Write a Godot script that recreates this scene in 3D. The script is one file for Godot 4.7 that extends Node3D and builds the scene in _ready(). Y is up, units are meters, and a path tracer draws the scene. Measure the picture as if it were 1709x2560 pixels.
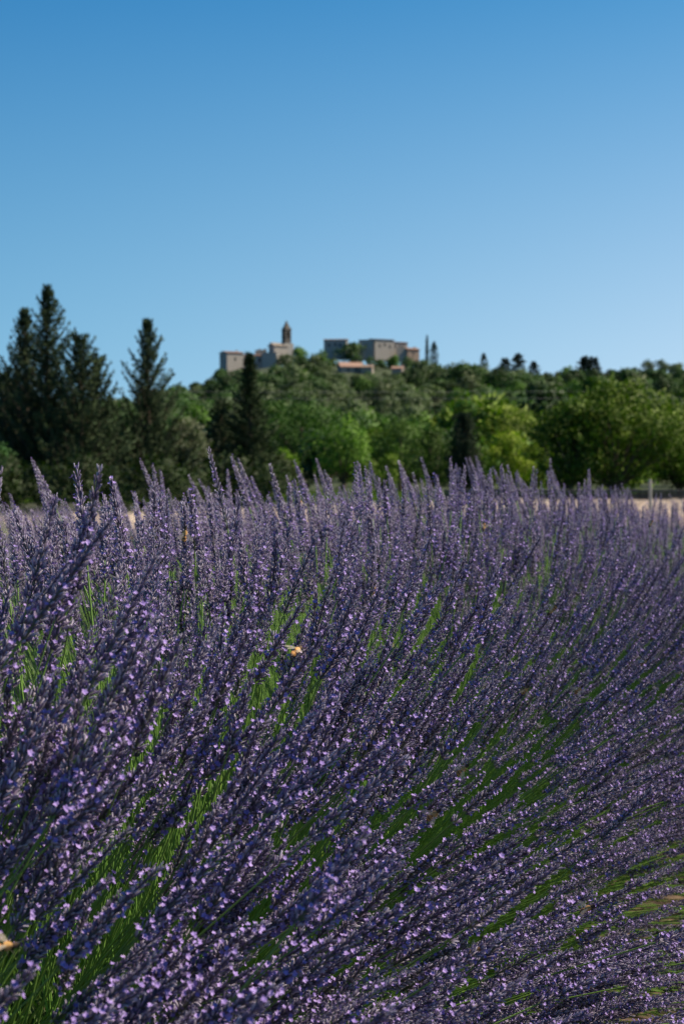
extends Node3D

# ---------------------------------------------------------------- constants of the place
const EYE := 0.95                                  # camera height over the field
const ROW := Vector3(0.361, 0.0, -0.9325)           # direction of the lavender rows
const SIDE := Vector3(0.9325, 0.0, 0.361)           # across the rows
const ROW_X := -0.95                               # where the near row's axis passes the camera
const SUN_AZ := 87.0                               # degrees to the right of the view
const SUN_EL := 48.0
const EXPOSURE := 1.5

var rng := RandomNumberGenerator.new()
var mats := {}
var stalk_list := []                               # [tip position, axis, length] of every near stalk in view


class Build:
	var v := PackedVector3Array()
	var n := PackedVector3Array()
	var c := PackedColorArray()
	var i := PackedInt32Array()

	func vert(p: Vector3, nn: Vector3, col: Color) -> int:
		v.append(p); n.append(nn); c.append(col)
		return v.size() - 1

	func tri(a: int, b: int, d: int) -> void:
		i.append(a); i.append(b); i.append(d)

	# a leaf: a diamond folded along its midrib
	func leaf(p: Vector3, dir: Vector3, flat: Vector3, l: float, w: float, col: Color, soft := Vector3.ZERO) -> void:
		var side := dir.cross(flat)
		if side.length_squared() < 1e-8:
			side = dir.cross(Vector3(0.3, 0.9, 0.2))
		side = side.normalized()
		var nn := side.cross(dir).normalized()
		if soft != Vector3.ZERO:
			nn = (nn * (1.0 if nn.dot(soft) > 0 else -1.0) + soft).normalized()
		var a := vert(p, nn, col)
		var b := vert(p + dir * l * 0.45 + side * w * 0.5, nn, col)
		var d := vert(p + dir * l, nn, col)
		var e := vert(p + dir * l * 0.45 - side * w * 0.5, nn, col)
		tri(a, b, d); tri(a, d, e)

	# a tube along points, radii and colours per point
	func tube(pts: Array, radii: Array, cols: Array, sides := 5, closed := true) -> void:
		var first := v.size()
		var count := pts.size()
		var ref := Vector3(0.31, 0.17, 0.93)
		for k in count:
			var t: Vector3 = (pts[mini(k + 1, count - 1)] - pts[maxi(k - 1, 0)]).normalized()
			var x := t.cross(ref).normalized()
			var y := x.cross(t).normalized()
			for s in sides:
				var a := TAU * s / sides
				var d := x * cos(a) + y * sin(a)
				vert(pts[k] + d * radii[k], d, cols[k])
		for k in count - 1:
			for s in sides:
				var a := first + k * sides + s
				var b := first + k * sides + (s + 1) % sides
				tri(a, a + sides, b); tri(b, a + sides, b + sides)
		if closed:
			var t2: Vector3 = (pts[count - 1] - pts[count - 2]).normalized()
			var e := vert(pts[count - 1] + t2 * radii[count - 1] * 0.6, t2, cols[count - 1])
			var o := first + (count - 1) * sides
			for s in sides:
				tri(o + s, e, o + (s + 1) % sides)

	# a flat face with its own normal
	func quad(a: Vector3, b: Vector3, d: Vector3, e: Vector3, col: Color) -> void:
		var nn := (d - a).cross(b - a)
		if nn.length_squared() < 1e-12:
			nn = (e - a).cross(d - a)
		nn = nn.normalized()
		var q := vert(a, nn, col)
		vert(b, nn, col); vert(d, nn, col); vert(e, nn, col)
		tri(q, q + 1, q + 2); tri(q, q + 2, q + 3)

	func box(lo: Vector3, hi: Vector3, col: Color) -> void:
		var p := [Vector3(lo.x, lo.y, lo.z), Vector3(hi.x, lo.y, lo.z), Vector3(hi.x, lo.y, hi.z), Vector3(lo.x, lo.y, hi.z), Vector3(lo.x, hi.y, lo.z), Vector3(hi.x, hi.y, lo.z), Vector3(hi.x, hi.y, hi.z), Vector3(lo.x, hi.y, hi.z)]
		for f in [[0, 4, 5, 1], [1, 5, 6, 2], [2, 6, 7, 3], [3, 7, 4, 0], [4, 7, 6, 5], [0, 1, 2, 3]]:
			quad(p[f[0]], p[f[1]], p[f[2]], p[f[3]], col)

	func add_to(mesh: ArrayMesh, m: Material) -> ArrayMesh:
		# front faces run clockwise: turn every triangle to the side its normals are on
		for k in range(0, i.size(), 3):
			var p := v[i[k]]
			if (v[i[k + 1]] - p).cross(v[i[k + 2]] - p).dot(n[i[k]] + n[i[k + 1]] + n[i[k + 2]]) > 0.0:
				var q := i[k + 1]
				i[k + 1] = i[k + 2]
				i[k + 2] = q
		var a := []
		a.resize(Mesh.ARRAY_MAX)
		a[Mesh.ARRAY_VERTEX] = v; a[Mesh.ARRAY_NORMAL] = n; a[Mesh.ARRAY_COLOR] = c; a[Mesh.ARRAY_INDEX] = i
		mesh.add_surface_from_arrays(Mesh.PRIMITIVE_TRIANGLES, a)
		mesh.surface_set_material(mesh.get_surface_count() - 1, m)
		return mesh

	func done(m: Material) -> ArrayMesh:
		return add_to(ArrayMesh.new(), m)


# ---------------------------------------------------------------- helpers
func rnd(a: float, b: float) -> float:
	return rng.randf_range(a, b)


func ball() -> Vector3:
	var z := rnd(-1, 1)
	var a := rnd(0, TAU)
	return Vector3(sqrt(1 - z * z) * cos(a), z, sqrt(1 - z * z) * sin(a))


func tint(r: float, g: float, b: float, spread := 0.0) -> Color:
	var k := 1.0 + rnd(-spread, spread)
	return Color(r * k, g * k, b * k)


func obj(called: String, mesh: Mesh, parent: Node = self) -> MeshInstance3D:
	var o := MeshInstance3D.new()
	o.name = called
	o.mesh = mesh
	parent.add_child(o, true)
	return o


func numbered(called: String) -> String:
	if not has_node(NodePath(called)):
		return called
	var k: int = taken.get(called, 0) + 1
	taken[called] = k
	return "%s_%03d" % [called, k]

var taken := {}


func tag(o: Node, label: String, category: String, group := "") -> Node:
	o.set_meta("label", label)
	o.set_meta("category", category)
	if group:
		o.set_meta("group", group)
	return o


func thing(called: String, label: String, category: String, at := Vector3.ZERO, turn := 0.0, group := "") -> Node3D:
	var o := Node3D.new()
	o.name = numbered(called)
	add_child(o)
	o.position = at
	o.rotation.y = turn
	tag(o, label, category, group)
	return o


func many(called: String, mesh: Mesh, places: Array, parent: Node, tints := []) -> MultiMeshInstance3D:
	var mm := MultiMesh.new()
	mm.transform_format = MultiMesh.TRANSFORM_3D
	mm.use_colors = not tints.is_empty()
	mm.mesh = mesh
	mm.instance_count = places.size()
	for k in places.size():
		mm.set_instance_transform(k, places[k])
		if tints:
			mm.set_instance_color(k, tints[k])
	var o := MultiMeshInstance3D.new()
	o.name = called
	o.multimesh = mm
	parent.add_child(o, true)
	o.set_meta("kind", "stuff")
	return o


func mat(called: String, rough: float, back := Color.BLACK, spec := 0.5) -> StandardMaterial3D:
	var m := StandardMaterial3D.new()
	m.vertex_color_use_as_albedo = true
	m.roughness = rough
	m.metallic_specular = spec
	if back != Color.BLACK:
		m.backlight_enabled = true
		m.backlight = back
	m.resource_name = called
	mats[called] = m
	return m


func grain(m: StandardMaterial3D, freq: float, dark: float, scale: float, octaves := 4, relief := 0.0) -> void:
	var f := FastNoiseLite.new()
	f.seed = 7
	f.frequency = freq
	f.fractal_octaves = octaves
	var t := NoiseTexture2D.new()
	t.width = 512; t.height = 512; t.seamless = true; t.noise = f
	var ramp := Gradient.new()
	ramp.set_color(0, Color(dark, dark, dark))
	ramp.set_color(1, Color(1, 1, 1))
	t.color_ramp = ramp
	m.albedo_texture = t
	m.uv1_triplanar = true
	m.uv1_world_triplanar = true
	m.uv1_scale = Vector3.ONE * scale
	if relief > 0:
		var b := NoiseTexture2D.new()
		b.width = 512; b.height = 512; b.seamless = true; b.noise = f; b.as_normal_map = true; b.bump_strength = relief
		m.normal_enabled = true
		m.normal_texture = b


# basis whose y runs along dir, turned about it by spin
func along(dir: Vector3, spin: float, size: float) -> Basis:
	var x := dir.cross(Vector3(0.13, 0.21, 0.97)).normalized()
	var z := x.cross(dir).normalized()
	return (Basis(x, dir, z) * Basis(Vector3.UP, spin)).scaled_local(Vector3.ONE * size)


# ---------------------------------------------------------------- the shape of the land
func field_height(z: float) -> float:
	var d := -z
	return -0.05 * clampf(d - 1.8, -20.0, 6.2)


var ridge: Curve

func land(x: float, z: float) -> float:
	var d := -z
	var base := field_height(z)
	if d < 98.0:
		return base
	var t := (d - 98.0) / 510.0
	var up := pow(minf(t, 1.0), 1.65)
	if t > 1.0:
		up = 1.0 - 0.35 * pow(t - 1.0, 1.5)
	var top := ridge.sample(clampf((x + 400.0) / 800.0, 0.0, 1.0)) * 60.0
	var bumps := sin(x * 0.045 + 1.3) * cos(z * 0.031) * 1.6 + sin(x * 0.021 - z * 0.017) * 2.0
	return base + top * up + bumps * minf(t * 2.2, 1.0)


# ---------------------------------------------------------------- lavender
func make_stem(bend: float, lod := false) -> Build:
	var b := Build.new()
	var pts := []; var rad := []; var col := []
	var steps := 3 if lod else 6
	for k in steps + 1:
		var t := float(k) / steps
		pts.append(Vector3(bend * 4.0 * t * (1.0 - t), t * 0.7, bend * 0.6 * sin(t * 5.0) * t * (1 - t)))
		rad.append(lerpf(0.00105, 0.00065, t))
		col.append(Color(0.085, 0.2, 0.026).lerp(Color(0.175, 0.31, 0.07), t))
	b.tube(pts, rad, col, 3 if lod else 4, false)
	return b


# a spike of whorls: calyx tubes that stand out and up, open corollas on some
func make_spike(length: float, bloom: float, lone: bool, wide: float, lod := false) -> Array:
	var calyx := Build.new()
	var petal := Build.new()
	var whorls := 8 if lod else 13
	var axis := Build.new()
	axis.tube([Vector3.ZERO, Vector3(0.0006, length * 0.5, 0), Vector3(0, length * 0.98, 0.0005)], [0.0011, 0.001, 0.0006], [Color(0.1, 0.13, 0.07), Color(0.09, 0.085, 0.1), Color(0.09, 0.07, 0.13)], 3 if lod else 4)
	var list := []
	for w in whorls:
		var t := float(w) / (whorls - 1)
		list.append([length * (0.02 + 0.95 * pow(t, 0.92)), t])
	if lone:
		list.append([-length * rnd(0.22, 0.4), 0.05])
	for e in list:
		var y: float = e[0]
		var t: float = e[1]
		var count := int(roundf(lerpf(14.0, 6.0, t * t)))
		if lod:
			count = int(roundf(lerpf(8.0, 4.0, t)))
		var turn := rnd(0, TAU)
		for k in count:
			var a := turn + TAU * (k + rnd(-0.3, 0.3)) / count
			var lift := lerpf(0.78, 1.15, t) + rnd(-0.22, 0.25)
			var dir := Vector3(cos(a) * cos(lift), sin(lift), sin(a) * cos(lift))
			var l := lerpf(0.0074, 0.005, t) * rnd(0.85, 1.15) * wide
			var r := lerpf(0.00112, 0.0008, t) * rnd(0.9, 1.12) * wide
			if lod:
				r *= 1.35
			var o := Vector3(cos(a), 0, sin(a)) * lerpf(0.0017, 0.0007, t * t) + Vector3(0, y + rnd(-0.0022, 0.0022), 0)
			var q := rng.randf()
			var dark := Color(0.255, 0.205, 0.315).lerp(Color(0.14, 0.11, 0.2), q)
			if rng.randf() < 0.46:
				dark = Color(0.4, 0.36, 0.46)
			var green := Color(0.13, 0.14, 0.1).lerp(dark, 0.55)
			var mid := o + dir * l * 0.5 + Vector3(0, 0.0003, 0)
			var tip := o + dir * l + Vector3(0, 0.0006, 0)
			if lod:
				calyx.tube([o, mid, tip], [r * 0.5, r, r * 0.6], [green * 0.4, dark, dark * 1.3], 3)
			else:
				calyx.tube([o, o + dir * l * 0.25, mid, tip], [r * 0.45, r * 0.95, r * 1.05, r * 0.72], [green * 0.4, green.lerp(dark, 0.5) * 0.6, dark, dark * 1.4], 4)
			if rng.randf() < bloom * (1.7 - 1.1 * t):
				var size := rnd(0.0024, 0.0042) * wide
				var s := dir.cross(Vector3.UP).normalized()
				var up := s.cross(dir).normalized()
				var hue := Color(0.29, 0.205, 0.51).lerp(Color(0.4, 0.295, 0.64), rng.randf())
				var centre := tip + dir * 0.0018
				for p in (3 if lod else 5):
					var ang := TAU * p / (3.0 if lod else 5.0) + rnd(-0.2, 0.2)
					var out := (s * cos(ang) + up * sin(ang)) * 0.9 + dir * rnd(0.2, 0.75)
					petal.leaf(centre - dir * 0.0012, out.normalized(), dir, size, size * 0.85, hue)
	return [calyx, petal, axis]


func spike_mesh(parts: Array) -> ArrayMesh:
	var m := ArrayMesh.new()
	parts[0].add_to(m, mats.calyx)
	if parts[1].v.size():
		parts[1].add_to(m, mats.petal)
	parts[2].add_to(m, mats.stem)
	return m


var stems: Array[ArrayMesh] = []
var spikes: Array[ArrayMesh] = []
var wholes: Array[ArrayMesh] = []
var far_wholes: Array[ArrayMesh] = []
var shoots: Array[ArrayMesh] = []
var clump := FastNoiseLite.new()


func lifted(src: Build, t: Transform3D) -> Build:
	var b := Build.new()
	b.c = src.c
	b.i = src.i
	b.v = t * src.v
	for q in src.n:
		b.n.append((t.basis * q).normalized())
	return b


func make_lavender_meshes() -> void:
	var bends := [-0.03, 0.02, 0.05, 0.0, 0.035, -0.015]
	for k in 10:
		var bend: float = bends[k % 6]
		var stem := make_stem(bend)
		var parts := make_spike(rnd(0.048, 0.07), [0.05, 0.1, 0.2, 0.08, 0.28, 0.12, 0.06, 0.16, 0.24, 0.08][k], k % 3 == 0, rnd(0.49, 0.57))
		spikes.append(spike_mesh(parts))
		if k < 6:
			stems.append(stem.done(mats.stem))
		var whole := ArrayMesh.new()
		var lift := Transform3D(along(Vector3(-bend * 5.7, 1, 0).normalized(), 0, 1), Vector3(0, 0.7, 0))
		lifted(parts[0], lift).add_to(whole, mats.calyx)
		lifted(parts[1], lift).add_to(whole, mats.petal)
		stem.add_to(whole, mats.stem)
		wholes.append(whole)
	for k in 4:
		var bend2: float = bends[k]
		var parts2 := make_spike(rnd(0.055, 0.08), 0.18, k == 0, 0.66, true)
		var w2 := ArrayMesh.new()
		var lift2 := Transform3D(along(Vector3(-bend2 * 5.7, 1, 0).normalized(), 0, 1), Vector3(0, 0.7, 0))
		lifted(parts2[0], lift2).add_to(w2, mats.calyx)
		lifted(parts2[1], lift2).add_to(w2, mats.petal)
		make_stem(bend2, true).add_to(w2, mats.stem)
		far_wholes.append(w2)
	for k in 3:
		var b := Build.new()
		for j in 26:
			var t := float(j) / 26
			var a := j * 2.4
			var dir := Vector3(cos(a) * 0.5, rnd(0.6, 1.1), sin(a) * 0.5).normalized()
			b.leaf(Vector3(0, t * 0.12, 0), dir, Vector3(-cos(a), 0.6, -sin(a)), rnd(0.035, 0.06), 0.0042, tint(0.085, 0.15, 0.035, 0.3))
		shoots.append(b.done(mats.leafy))


# how one stalk stands: [root, tip] in world space for a bush whose base is at `base`
func stalk_place(base: Vector3) -> Array:
	var u := rnd(-0.34, 0.34)
	var phi := rnd(-1.2, 1.52)
	var r := rnd(0.9, 1.03)
	if rng.randf() < 0.14:
		r = rnd(1.03, 1.12)
	var lean := SIDE * sin(phi) * 0.74 + Vector3.UP * cos(phi) * 0.757
	var tip := base + ROW * u + lean * r + Vector3(rnd(-0.03, 0.03), rnd(-0.02, 0.02), rnd(-0.03, 0.03)) + SIDE * 0.03
	var root := base + ROW * u * 0.55 + SIDE * 0.3 * (1.0 - smoothstep(0.3, 0.95, sin(phi))) * smoothstep(-0.5, 0.1, sin(phi)) + SIDE * sin(phi) * rnd(0.05, 0.11) + Vector3(rnd(-0.03, 0.03), rnd(-0.05, 0.03) + 0.13 * (1.0 - cos(phi)), rnd(-0.04, 0.04))
	return [root, tip, r, sin(phi)]


func bush(base: Vector3, count: int, label: String, group: String, single: int, detail: bool) -> void:
	var o := thing("lavender_bush", label, "lavender bush", Vector3(base.x, base.y - 0.2, base.z), 0.0, group)
	var from := o.position
	var eye := Vector3(0, EYE, 0)
	var near := []
	var tries := 0
	while near.size() < count and tries < count * 9:
		tries += 1
		var s := stalk_place(base)
		var tip: Vector3 = s[1]
		# stalks stand in loose tufts with green gaps between
		var dens := clump.get_noise_3d(tip.x, tip.y * 0.7, tip.z)
		if rng.randf() > smoothstep(-0.05, 0.13, dens + 0.1 * smoothstep(0.55, 0.85, s[3])) * 0.985 + 0.015:
			continue
		if tip.y > EYE - 0.002 + (0.010 if s[2] > 1.03 else -0.012) * -tip.z or tip.z > -0.42 or (tip - eye).length() < 0.54:
			continue
		near.append([s[0], tip, (tip - eye).length() + (50.0 if absf(tip.x) > 0.26 * -tip.z + 0.05 else 0.0)])
	near.sort_custom(func(a, b): return a[2] < b[2])
	var places := []
	var tints := []
	for k in near.size():
		var root: Vector3 = near[k][0]
		var tip: Vector3 = near[k][1]
		var dir := (tip - root).normalized()
		var size := ((tip - root).length() - 0.062) / 0.7
		var spin := rnd(0, TAU)
		if near[k][2] < 40.0:
			stalk_list.append([tip, dir, size])
		if k < single:
			var which := rng.randi_range(0, 5)
			var st := obj("flower_stalk", stems[which], o)
			st.transform = Transform3D(along(dir, spin, size), root - from)
			var head := obj("flower_spike", spikes[rng.randi_range(0, 9)], st)
			var bend: float = [-0.03, 0.02, 0.05, 0.0, 0.035, -0.015][which]
			head.transform = Transform3D(along(Vector3(-bend * 5.7, 1, 0).normalized(), rnd(0, TAU), rnd(0.85, 1.15) / size * 1.04), Vector3(0, 0.7, 0))
		else:
			places.append(Transform3D(along(dir, spin, size), root - from))
	# the stalks past the nearest 300
	var pool := wholes if detail else far_wholes
	many("more_flower_stalks", pool[rng.randi_range(0, pool.size() - 1)], places, o)
	var leaves := []
	for k in (260 if detail else 110):
		var phi := rnd(-1.45, 1.45)
		var rr := rnd(0.05, 0.34)
		var p := base - from + ROW * rnd(-0.3, 0.3) + (SIDE * sin(phi) * 1.05 + Vector3.UP * cos(phi) * 0.9) * rr - Vector3(0, 0.1, 0)
		leaves.append(Transform3D(along((SIDE * sin(phi) * 0.8 + Vector3.UP + ball() * 0.4).normalized(), rnd(0, TAU), rnd(0.8, 1.5) * (1.0 if detail else 1.3)), p))
	var green := []
	var shades := []
	for k in (470 if detail else 150):
		var q := stalk_place(base)
		var tip: Vector3 = q[1]
		var root: Vector3 = q[0]
		if tip.z > -0.55 or q[2] > 1.0 or (tip - eye).length() < 0.68 or tip.y > EYE - 0.06:
			continue
		var part := rnd(0.55, 0.84)
		green.append(Transform3D(along((tip - root).normalized(), rnd(0, TAU), (tip - root).length() * part / 0.7).scaled_local(Vector3(1.45, 1.0, 1.45)), root - from))
		var q2 := rnd(0.35, 1.9)
		shades.append(Color(q2 * rnd(0.9, 1.25), q2, q2 * 0.9) if rng.randf() > 0.035 else Color(3.6, 1.25, 6.0))
	many("green_stems", stems[rng.randi_range(0, 5)], green, o, shades)
	many("leaves", shoots[rng.randi_range(0, 2)], leaves, o)


func axis_point(s: float, offset: float) -> Vector3:
	var p := Vector3(ROW_X, 0, 0) + ROW * s + SIDE * offset
	return Vector3(p.x, field_height(p.z) + 0.2, p.z)


func lavender() -> void:
	clump.seed = 11
	clump.frequency = 5.6
	clump.fractal_octaves = 2
	make_lavender_meshes()
	var names := [
		"lavender bush nearest the camera, its blurred violet spikes filling the lower left corner",
		"lavender bush just behind the nearest one, leaning its stalks across the lower left",
		"lavender bush with green stems showing under its spikes at lower middle",
		"lavender bush whose tall upright spikes stand before the dark conifers",
		"lavender bush with sharp spikes just left of the church tower's line",
		"lavender bush whose topmost spikes reach above the bright green round tree",
		"lavender bush below the dark narrow cypress, spikes slightly blurred",
		"lavender bush in the near row below the yellow-green shrubs, softly blurred",
		"lavender bush in the near row left of the wide dark tree",
		"lavender bush in the near row under the wide dark tree",
	]
	var s := 0.32
	for k in 10:
		bush(axis_point(s + rnd(-0.03, 0.03), 0), 1180 if k < 6 else 1000, names[k], "lavender bushes of the near row", 300, true)
		s += 0.46
	# the rest of this row and the rows beyond: the same few bushes again and again
	var protos := []
	for k in 4:
		var before := get_child_count()
		var at := axis_point(s + k * 0.46, rnd(-0.04, 0.04))
		bush(at, 650, "small blurred lavender bush farther along the near row", "lavender bushes far along the near row", 0, false)
		protos.append(get_child(before))
	s += 4 * 0.46
	for row in [0, -1, -2, -3, -4, -5, 1, 2]:
		var start: float = s if row == 0 else (2.2 if row < 0 else 0.2)
		if row < 0:
			start += (-row - 1) * 1.2
		var end := 13.2 if row <= 0 else 7.0
		while start < end:
			var src: Node3D = protos[rng.randi_range(0, 3)]
			var c: Node3D = src.duplicate()
			c.name = numbered("lavender_bush")
			add_child(c)
			var p := axis_point(start + rnd(-0.05, 0.05), row * 1.75 + rnd(-0.05, 0.05))
			c.position = p - Vector3(0, 0.2, 0)
			c.rotation.y = PI if rng.randf() < 0.5 else 0.0
			c.scale = Vector3.ONE * rnd(0.88, 1.02) * (0.93 if row < 0 else 1.0)
			if row < 0:
				tag(c, "low lavender bush in the rows beyond the near row, towards the wheat", "lavender bush", "lavender bushes of the farther rows")
			elif row > 0:
				tag(c, "lavender bush in the row across the bare soil path", "lavender bush", "lavender bushes across the path")
			start += 0.5


# ---------------------------------------------------------------- trees
func limb(b: Build, from: Vector3, to: Vector3, r0: float, r1: float, col: Color, sag := 0.0) -> void:
	var mid := from.lerp(to, 0.5) + Vector3(rnd(-0.1, 0.1), sag, rnd(-0.1, 0.1)) * (to - from).length() * 0.5
	b.tube([from, mid, to], [r0, (r0 + r1) * 0.5, r1], [col, col, col], 6)


# a broad crown of lobes, each a cloud of leaf sprays: [trunk, crown]
func broad_tree(h: float, r: float, lobes: int, sprays: int, leaf_size: float, col: Color, second: Color, low := 0.22, round := 1.1) -> Array:
	var trunk := Build.new()
	var crown := Build.new()
	var bark := Color(0.09, 0.07, 0.05)
	var fork := h * (low + 0.08)
	trunk.tube([Vector3(0, -0.3, 0), Vector3(0, 0.15, 0), Vector3(rnd(-0.1, 0.1), fork, rnd(-0.1, 0.1))], [h * 0.05, h * 0.035, h * 0.027], [bark, bark, bark], 7)
	for k in lobes:
		var d := ball()
		var up := (d.y + 1) * 0.5
		var reach := pow(rng.randf(), 0.35) * 0.78
		var cy := h * lerpf(low + 0.16, 0.86, up)
		var fat := sin(clampf((cy / h - low + 0.1) / (1.1 - low), 0.0, 1.0) * PI)
		var c := Vector3(d.x * r * reach * (0.45 + 0.65 * fat), cy + rnd(-0.06, 0.06) * h, d.z * r * reach * (0.45 + 0.65 * fat))
		var lr := r * rnd(0.24, 0.42)
		if k % 3 == 0:
			limb(trunk, Vector3(0, fork * rnd(0.75, 1.0), 0), c, h * 0.014, h * 0.004, bark, 0.1)
		var shade := col.lerp(second, rng.randf())
		shade = shade * rnd(0.8, 1.2)
		for s in sprays:
			var q := ball()
			if q.y < -0.35 and rng.randf() < 0.6:
				q.y = -q.y
			var p := c + Vector3(q.x, q.y * 0.78, q.z) * lr * rnd(0.55, 1.12)
			var tone := shade * rnd(0.82, 1.2)
			for j in 4:
				var dir := (q * 0.7 + ball() + Vector3(0, -0.15, 0)).normalized()
				crown.leaf(p + ball() * leaf_size * 0.8, dir, (ball() + Vector3.UP * 0.8).normalized(), leaf_size * rnd(0.7, 1.3), leaf_size * rnd(0.45, 0.75), tone, (q * round + (p - Vector3(0, h * 0.5, 0)).normalized() * 0.5))
	return [trunk.done(mats.bark), crown.done(mats.leaves)]


# a conifer: whorled limbs that sweep up at their ends, hung with needle sprays
func conifer(h: float, w: float, limbs: int, leaf_size: float, col: Color, power := 0.75, rough := 0.35, lift := 0.5) -> Array:
	var trunk := Build.new()
	var crown := Build.new()
	var bark := Color(0.08, 0.06, 0.045)
	trunk.tube([Vector3(0, -0.3, 0), Vector3(0.05, h * 0.5, 0), Vector3(0, h * 0.985, 0.03)], [h * 0.024, h * 0.014, h * 0.003], [bark, bark, bark], 6)
	for k in limbs:
		var t := 0.03 + 0.96 * pow(float(k) / limbs, 1.15)
		var a := k * 2.39996 + rnd(-0.5, 0.5)
		var l := w * pow(1.0 - t, power) * rnd(1.0 - rough, 1.0 + rough * 0.75) + w * 0.035
		var out := Vector3(cos(a), 0, sin(a))
		var base := Vector3(0, t * h, 0)
		var slope := rnd(-0.12, 0.12) + lift * 0.25 + t * 0.2
		var tone := col * rnd(0.72, 1.28)
		var steps := maxi(4, int(l / (leaf_size * 0.55)))
		var tip := base + out * l + Vector3.UP * l * (slope + lift)
		trunk.tube([base, base + out * l * 0.55 + Vector3.UP * l * slope * 0.6, tip], [0.012 * l + 0.008, 0.008 * l + 0.006, 0.004], [bark, bark, bark], 4)
		for s in steps + 1:
			var f := float(s) / steps
			if f < 0.12 and l > w * 0.4:
				continue
			var p := base + out * l * f + Vector3.UP * l * (slope * f + lift * f * f)
			var dirn := (out + Vector3.UP * (slope + 2.0 * lift * f)).normalized()
			var across := out.cross(Vector3.UP)
			var sprawl := l * 0.15 * (1.0 - f * 0.75) + leaf_size * 0.3
			for j in 7:
				var q := p + across * rnd(-1, 1) * sprawl + Vector3(0, rnd(-0.9, 0.35) * sprawl, 0)
				var d := (dirn * rnd(0.4, 1.1) + across * rnd(-0.7, 0.7) + Vector3.UP * rnd(-0.35, 0.5)).normalized()
				crown.leaf(q, d, (Vector3.UP + ball() * 0.9).normalized(), leaf_size * rnd(0.7, 1.25), leaf_size * rnd(0.28, 0.46), tone * rnd(0.85, 1.2), (out * 0.4 + Vector3.UP * 0.25))
	return [trunk.done(mats.bark), crown.done(mats.needles)]


func cypress(h: float, w: float, col: Color, n := 700) -> Array:
	var trunk := Build.new()
	var crown := Build.new()
	trunk.tube([Vector3(0, -0.3, 0), Vector3(0, h * 0.5, 0), Vector3(0, h * 0.95, 0)], [h * 0.02, h * 0.012, 0.01], [Color(0.08, 0.06, 0.05), Color(0.08, 0.06, 0.05), Color(0.08, 0.06, 0.05)], 5)
	for k in n:
		var t := pow(rng.randf(), 0.85)
		var a := rnd(0, TAU)
		var prof := w * sin(pow(clampf(1.0 - t, 0, 1), 0.7) * PI * 0.72 + 0.08) * 0.98
		var out := Vector3(cos(a), 0, sin(a))
		var p := Vector3(0, h * (0.04 + 0.93 * t), 0) + out * prof * rnd(0.5, 1.08)
		crown.leaf(p, (Vector3.UP + out * rnd(0.0, 0.5) + ball() * 0.25).normalized(), out, h * rnd(0.05, 0.09), h * 0.022, col * rnd(0.7, 1.3), out * 0.8)
	return [trunk.done(mats.bark), crown.done(mats.needles)]


func plant_tree(called: String, kind: Array, at: Vector3, label: String, category := "tree", group := "", size := 1.0) -> Node3D:
	var o := thing(called, label, category, at, rnd(0, TAU), group)
	o.scale = Vector3.ONE * size
	obj("trunk", kind[0], o)
	obj("crown", kind[1], o)
	return o


# the place on the land at distance d on the line that passes through lateral slope t
func spot(px: float, d: float) -> Vector3:
	var x := (px - 784.0) / 3260.0 * d
	return Vector3(x, land(x, -d), -d)


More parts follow.
